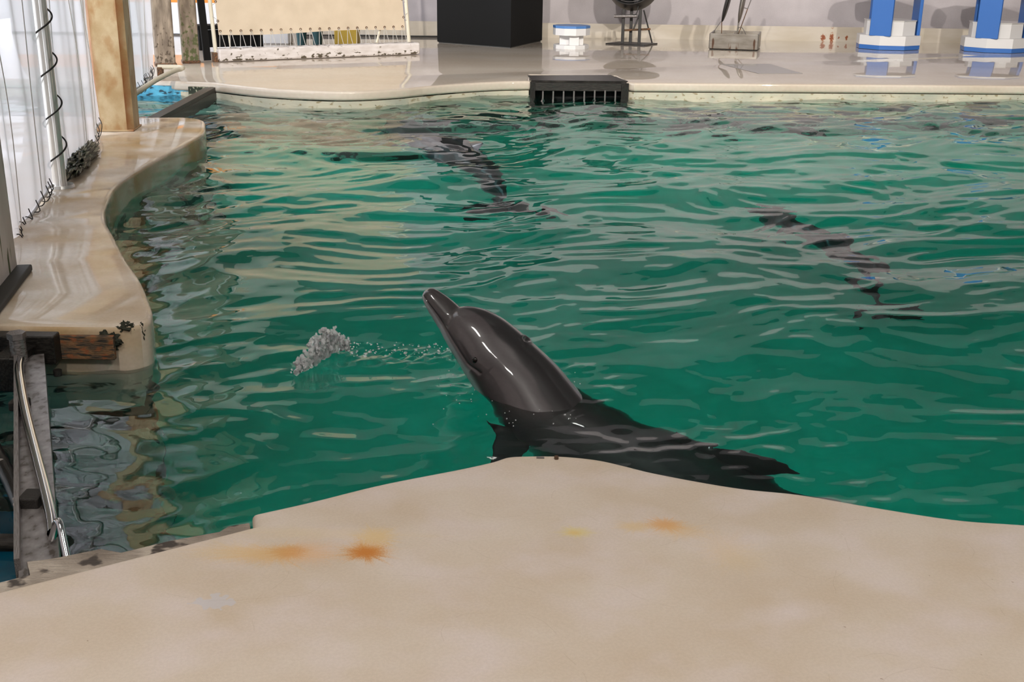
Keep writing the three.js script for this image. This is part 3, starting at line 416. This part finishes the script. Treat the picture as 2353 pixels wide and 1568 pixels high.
// ------------------------------------------------------------------ stage deck: skimmer, panel, box, stool, fans, stands
{
  const t = thing('skimmer_grille', 'dark steel skimmer box with barred mouth in the stage edge', 'grille', [0, 0, 0]);
  mesh('lid', slab([[0.12, -11.76], [0.96, -11.90], [1.085, -11.36], [0.155, -11.32]], D - 0.012, D + 0.006), M.darkMetal, t);
  mesh('frame', [beam([0.15, 0.10, -11.30], [1.09, 0.10, -11.33], 0.02, 0.075), box(0.05, 0.32, 0.06, 0.165, -0.02, -11.31), box(0.07, 0.32, 0.06, 1.055, -0.02, -11.33)], M.darkMetal, t);
  for (let i = 0; i < 8; i++) mesh('grille_bar', box(0.014, 0.26, 0.012, 0.265 + i * 0.1, -0.06, -11.315), M.gateMetal, t);
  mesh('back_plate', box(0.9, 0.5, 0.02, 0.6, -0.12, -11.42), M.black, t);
}
{
  const A = [-3.22, D, -12.72], B = [-1.16, D, -13.95], L = Math.hypot(B[0] - A[0], B[2] - A[2]), t = thing('laced_panel', 'leaning frame with tan canvas laced above a white beam', 'panel', A, Math.atan2(-(B[2] - A[2]), B[0] - A[0]));
  const lean = (y) => -0.16 * y; // leans away from the pool
  mesh('beam', uvBox((() => { const g = new RoundedBoxGeometry(L, 0.135, 0.16, 3, 0.025); g.translate(L / 2, 0.072, 0); return g; })(), 2.4, 0.14), M.chipped, t);
  for (const x of [0.0, L - 0.09]) mesh('post', bar([x, 0.02, -0.02], [x, 2.3, lean(2.3)], 0.022, 12), M.creamPaint, t);
  mesh('post_foot', box(0.07, 0.1, 0.07, -0.01, 0.05, 0.0, 0.006), M.rustPlate, t);
  mesh('rear_stay', beam([-0.075, 0.01, -0.1], [-0.075, 2.25, lean(2.25) - 0.1], 0.075, 0.03), M.black, t);
  mesh('top_bar', bar([0, 2.3, lean(2.3)], [L - 0.09, 2.3, lean(2.3)], 0.022, 12), M.creamPaint, t);
  const cv = new THREE.BoxGeometry(L - 0.19, 1.96, 0.006, 30, 20, 1), p = cv.attributes.position; for (let i = 0; i < p.count; i++) { const x = p.getX(i) + (L - 0.09) / 2, y = p.getY(i) + 1.26 - 0.012 * Math.sin(x * 3); p.setXYZ(i, x, y, p.getZ(i) + lean(y) + 0.006 * n2(x * 2, y * 2)); } cv.computeVertexNormals(); const cm = mesh('canvas', uvBox(cv, 1), M.canvas, t);
  mesh('brace', bar([0.17, 0.14, -0.05], [0.17, 0.30, -0.09], 0.008), M.creamPaint, t); mesh('brace', bar([L - 0.5, 0.14, -0.05], [L - 0.15, 0.9, -0.3], 0.014), M.creamPaint, t);
  const N = 20; for (let i = 0; i < N; i++) { const x = 0.07 + (L - 0.24) * i / (N - 1); const gm = new THREE.TorusGeometry(0.011, 0.004, 6, 12); gm.translate(x, 0.315, lean(0.315) + 0.006); mesh('grommet', gm, M.rustPlate, cm); mesh('lace', tube([[x - 0.03, 0.142, 0.0], [x, 0.312, lean(0.31) + 0.006], [x + 0.035, 0.142, 0.0]], 0.0035, 12, 5), M.cord, cm); }
  for (const [x, d] of [[0.045, 1], [L - 0.135, -1]]) for (let k = 0; k < 9; k++) { const y = 0.42 + k * 0.2; const gm = new THREE.TorusGeometry(0.011, 0.004, 6, 12); gm.translate(x + d * 0.01, y, lean(y) + 0.006); mesh('grommet', gm, M.rustPlate, cm); mesh('lace', tube([[x - d * 0.045, y + 0.05, lean(y)], [x + d * 0.01, y, lean(y) + 0.008], [x - d * 0.045, y - 0.05, lean(y)]], 0.0035, 8, 5), M.cord, cm); }
}
{ const t = thing('yellow_crate', 'yellow plastic crate behind the tan laced panel', 'crate', [-2.16, D, -15.2]); mesh('body', box(0.30, 0.26, 0.24, 0, 0.13, 0, 0.02), M.yellow, t); mesh('rim', box(0.33, 0.03, 0.27, 0, 0.265, 0, 0.01), M.yellow, t); }
for (const [x, z, l] of [[-2.70, -14.95, 'dark teal bucket on the left behind the tan laced panel'], [-2.50, -14.95, 'dark teal bucket next to the yellow crate behind the panel']]) { const t = thing('teal_bucket', l, 'bucket', [x, D, z], 0, 'teal buckets behind the panel'); const g = new THREE.LatheGeometry([[0.001, 0], [0.055, 0], [0.07, 0.2], [0.076, 0.2], [0.076, 0.215], [0.066, 0.215], [0.052, 0.02], [0.001, 0.02]].map(([a, b]) => new THREE.Vector2(a, b)), 20); mesh('shell', toCreasedNormals(g, R(30)), M.teal, t); mesh('bail', tube([[-0.07, 0.2, 0], [-0.05, 0.25, 0.03], [0, 0.27, 0.045], [0.05, 0.25, 0.03], [0.07, 0.2, 0]], 0.004, 16, 6), M.gateMetal, t); }
{ const t = thing('white_case', 'low white case behind the tan laced panel', 'case', [-3.05, D, -15.2]); mesh('body', box(0.34, 0.22, 0.3, 0, 0.11, 0, 0.02), M.white, t); mesh('lid', box(0.36, 0.04, 0.32, 0, 0.235, 0, 0.012), M.white, t); }
{ const t = thing('dark_bench', 'dark low bench behind the left end of the laced panel', 'bench', [-3.48, D, -14.35], R(30)); mesh('seat', box(0.8, 0.05, 0.3, 0, 0.26, 0, 0.01), M.black, t); for (const x of [-0.36, 0.36]) mesh('leg', box(0.06, 0.24, 0.28, x, 0.12, 0, 0.006), M.black, t); mesh('apron', box(0.7, 0.2, 0.02, 0, 0.13, 0.1), M.black, t); }
{
  const t = thing('black_cabinet', 'large matt black cabinet standing before the back wall', 'cabinet', [-0.07, D, -14.94], 0);
  const a = [-0.97, -0.71], b = [0.42, -1.17], pts = [[0, 0], b, [a[0] + b[0], a[1] + b[1]], a]; mesh('body', slab(pts, 0.012, 1.5, 0.008, 2), M.black, t); mesh('plinth', slab(inset(pts, -0.02 * (area(pts) > 0 ? 1 : -1)), 0, 0.012), M.blackRubber, t);
}
{
  const t = thing('round_stool', 'low white stool with blue octagonal top', 'stool', [0.70, D, -15.12]);
  mesh('foot', prism(10, 0.225, 0.045, 0, 0.2), M.whitePaint, t); mesh('core', [box(0.30, 0.13, 0.10, 0, 0.105, 0.02), box(0.12, 0.13, 0.30, 0.03, 0.105, 0, 0)].map((g) => g), M.whitePaint, t); mesh('top', prism(10, 0.235, 0.085, 0.165, 0.2), M.whitePaint, t); mesh('blue_cover', prism(10, 0.237, 0.03, 0.25, 0.2), M.blueTop, t);
}
{
  const t = thing('drum_fan', 'dark round drum fan on a steel stand before the back wall', 'fan', [1.52, D, -15.85], R(-8));
  mesh('base_plate', slab([[-0.32, 0.1], [0.2, 0.28], [0.36, -0.12], [-0.16, -0.24]], 0, 0.014), M.fanDark, t);
  for (const [x, z] of [[-0.10, 0.06], [0.0, -0.04], [0.12, 0.06]]) mesh('stand_post', box(0.04, 0.44, 0.04, x, 0.23, z, 0.004), M.fanDark, t);
  mesh('stand_brace', bar([0.16, 0.44, 0.0], [0.29, 0.02, -0.04], 0.01), M.fanDark, t); mesh('stand_brace', bar([0.12, 0.42, 0.02], [0.04, 0.2, 0.06], 0.01), M.fanDark, t); mesh('cross_brace', bar([-0.1, 0.18, 0.06], [0.26, 0.2, 0.0], 0.014), M.rustPlate, t);
  mesh('handle_pipe', bar([-0.22, 0.36, 0.10], [0.08, 0.37, 0.12], 0.022, 14), M.gateMetal, t); mesh('motor_cable', tube([[0.07, 0.62, 0.14], [0.09, 0.5, 0.15], [0.07, 0.4, 0.14], [0.02, 0.38, 0.13]], 0.007, 20, 6), M.blackRubber, t);
  const dr = new THREE.LatheGeometry([[0.30, -0.16], [0.345, -0.15], [0.352, -0.1], [0.352, 0.1], [0.345, 0.15], [0.335, 0.155], [0.325, 0.1], [0.325, -0.1], [0.30, -0.15]].map(([a, b]) => new THREE.Vector2(a, b)), 48); const place = (g) => { g.rotateX(R(72)); g.rotateY(R(-6)); g.translate(0, 0.80, 0.0); return g; }; const dm = mesh('drum', place(toCreasedNormals(dr, R(30))), M.fanDark, t);
  mesh('back_plate', place(cyl(0.325, 0.325, 0.02, 0, -0.1, 0, 40)), M.black, t); mesh('motor', place(cyl(0.1, 0.11, 0.16, 0, 0.02, 0, 24)), M.fanDark, t);
  for (let k = 0; k < 5; k++) { const g = new THREE.BoxGeometry(0.22, 0.008, 0.1); g.rotateX(R(28)); g.translate(0.19, 0.05, 0); g.rotateY(k * R(72)); mesh('blade', place(g), M.fanDark, t); }
  for (let k = 1; k <= 5; k++) { const g = new THREE.TorusGeometry(0.062 * k, 0.003, 6, 40); g.rotateX(Math.PI / 2); g.translate(0, 0.152, 0); mesh('guard_ring', place(g), M.gateMetal, dm); }
}
{
  const t = thing('steel_tray_stand', 'rust streaked steel tray carrying two discs on wires', 'tray stand', [2.84, D, -15.42], R(-14));
  mesh('tray', [box(0.62, 0.19, 0.02, 0, 0.105, 0.30, 0.006), box(0.62, 0.19, 0.02, 0, 0.105, -0.30, 0.006), box(0.02, 0.19, 0.62, 0.30, 0.105, 0, 0.006), box(0.02, 0.19, 0.62, -0.30, 0.105, 0, 0.006), box(0.6, 0.02, 0.6, 0, 0.14, 0)].map((g) => uvBox(g, 1.2, 0.4)), M.steel, t); mesh('tray_foot', box(0.6, 0.012, 0.6, 0, 0.006, 0), M.black, t);
  const disc = (x, z, tilt, mat, name) => { const g = new THREE.SphereGeometry(0.26, 32, 16); g.scale(0.13, 1, 0.55); g.rotateZ(R(tilt)); g.translate(x, 0.58, z); mesh(name, g, mat, t); };
  disc(-0.13, 0.02, -12, M.fanDark, 'dark_disc'); disc(0.06, 0.04, -7, M.steel, 'grey_disc');
  mesh('wire', bar([-0.18, 0.17, 0.02], [-0.19, 0.36, 0.02], 0.006), M.rustPlate, t); mesh('wire', bar([-0.28, 0.19, 0.25], [-0.2, 0.33, 0.03], 0.004), M.gateMetal, t); mesh('wire', bar([0.02, 0.15, 0.05], [0.03, 0.36, 0.05], 0.011), M.steel, t); mesh('wire', bar([0.03, 0.16, 0.05], [0.13, 0.5, 0.06], 0.006), M.rustPlate, t); mesh('wire', bar([0.13, 0.5, 0.06], [0.20, 0.72, 0.06], 0.006), M.gateMetal, t); mesh('wire', bar([0.13, 0.5, 0.06], [0.05, 0.52, 0.05], 0.006), M.gateMetal, t); mesh('wire', tube([[0.02, 0.26, 0.05], [0.08, 0.27, 0.14], [0.14, 0.2, 0.25], [0.17, 0.17, 0.3]], 0.004, 16, 6), M.gateMetal, t);
  mesh('mount', cyl(0.05, 0.055, 0.04, 0.02, 0.165, 0.05), M.gateMetal, t);
}
tag(mesh('floor_plate', slab([[2.30, -13.23], [2.86, -13.31], [3.00, -12.32], [2.53, -12.26]], D, D + 0.006, 0.002, 1), M.steelPlate = phys({ color: rgb(0.33, 0.31, 0.3), metalness: 0.3, roughness: 0.4, clearcoat: 0.5 })), 'flat grey steel cover plate lying on the stage deck', 'cover plate');
function stand(x, z, label, turn) {
  const t = thing('show_stand', label, 'stand', [x, D, z], turn, 'blue and white show stands');
  const oct = (r, h, y, m, n) => mesh(n, prism(8, r, h, y, R(22.5), 1, 0.9), m, t);
  oct(0.415, 0.055, 0.004, M.bluePlastic, 'blue_skirt'); oct(0.42, 0.12, 0.059, M.whitePaint, 'base'); oct(0.335, 0.18, 0.179, M.whitePaint, 'drum'); oct(0.345, 0.012, 0.359, M.galv, 'drum_cover');
  for (const [a, w] of [[-27, 0.28], [98, 0.28], [206, 0.16]]) { const g = new RoundedBoxGeometry(w, 0.56, 0.045, 2, 0.01); g.translate(0, 0.455, 0.345); g.rotateY(R(a)); mesh('blue_panel', g, M.bluePlastic, t); }
  oct(0.42, 0.08, 0.735, M.whitePaint, 'top'); oct(0.42, 0.03, 0.815, M.blueTop, 'top_cover');
}
stand(4.92, -15.75, 'blue and white show stand nearer the steel tray', R(-8));
stand(6.24, -15.55, 'blue and white show stand at the right edge', R(-10));
tag(mesh('floor_cable', [tube([[-3.0, D + 0.008, -16.5], [-2.2, D + 0.008, -16.62], [-1.5, D + 0.008, -16.6], [-0.85, D + 0.008, -16.66]], 0.008, 30, 6)], M.blackRubber), 'thin black cable along the foot of the back wall', 'cable');

// outside, seen through the gap by the posts
{ const t = thing('painted_barrier', 'white and orange painted barrier in daylight beyond the concrete posts', 'barrier', [-5.2, 0.13, -16.6]); mesh('white_band', box(3.6, 0.42, 0.2, 0, 0.23, 0), M.white, t); mesh('orange_band', box(3.6, 0.6, 0.2, 0, 0.74, 0), M.orange, t); mesh('upper_wall', box(3.6, 4.2, 0.2, 0, 3.14, 0), M.outerWall, t); mesh('dark_foot', box(3.6, 0.025, 0.21, 0, 0.0125, 0), M.black, t); }

// ------------------------------------------------------------------ lamps of the hall
for (const [x, wx] of [[-1.3, 'left'], [3.0, 'right']]) for (const [z, wz] of [[-0.8, 'front'], [2.2, 'rear']]) {
  const t = thing('ceiling_lamp', `white strip lamp under the hall roof, ${wx} one of the ${wz} row`, 'lamp', [x, 5.3, z], 0, 'strip lamps under the ceiling');
  mesh('housing', box(0.34, 0.08, 1.4, 0, 0.06, 0, 0.01), M.whitePaint, t); mesh('lamp_tube', box(0.3, 0.02, 1.3, 0, 0.012, 0), M.lampGlow, t);
  for (const s of [-0.6, 0.6]) mesh('hanger', bar([0, 0.1, s], [0, 0.2, s], 0.006), M.galv, t);
  const l = new THREE.RectAreaLight(new THREE.Color().setRGB(1, 0.95, 0.89), LAMP, 0.3, 1.3); l.position.set(0, -0.01, 0); l.lookAt(0, -5, 0); l.rotation.set(-Math.PI / 2, 0, 0); t.add(l);
}
for (const [x, w] of [[-1.4, 'left of the three'], [1.8, 'middle of the three'], [5.4, 'right of the three']]) {
  const t = thing('flood_lamp', `black flood lamp under the hall roof, ${w}`, 'lamp', [x, 4.9, -3.6], 0, 'flood lamps aimed at the stage'); mesh('housing', box(0.3, 0.24, 0.12, 0, 0, 0.08, 0.02), M.black, t); mesh('lamp_glass', box(0.26, 0.2, 0.01, 0, 0, 0.012), M.lampGlow, t); mesh('yoke', bar([0, 0.1, 0.08], [0, 0.6, 0.08], 0.012), M.black, t);
  const s = new THREE.SpotLight(new THREE.Color().setRGB(1, 0.95, 0.88), FLOOD, 0, R(46), 0.7, 2); s.position.set(0, 0, -0.03); s.target.position.set(0.6, -3.6, -12); s.castShadow = true; s.shadow.radius = 6; t.add(s); t.add(s.target);
}
scene.traverse((o) => { if (o.isMesh) { o.castShadow = true; o.receiveShadow = true; } });
renderer.render(scene, camera);
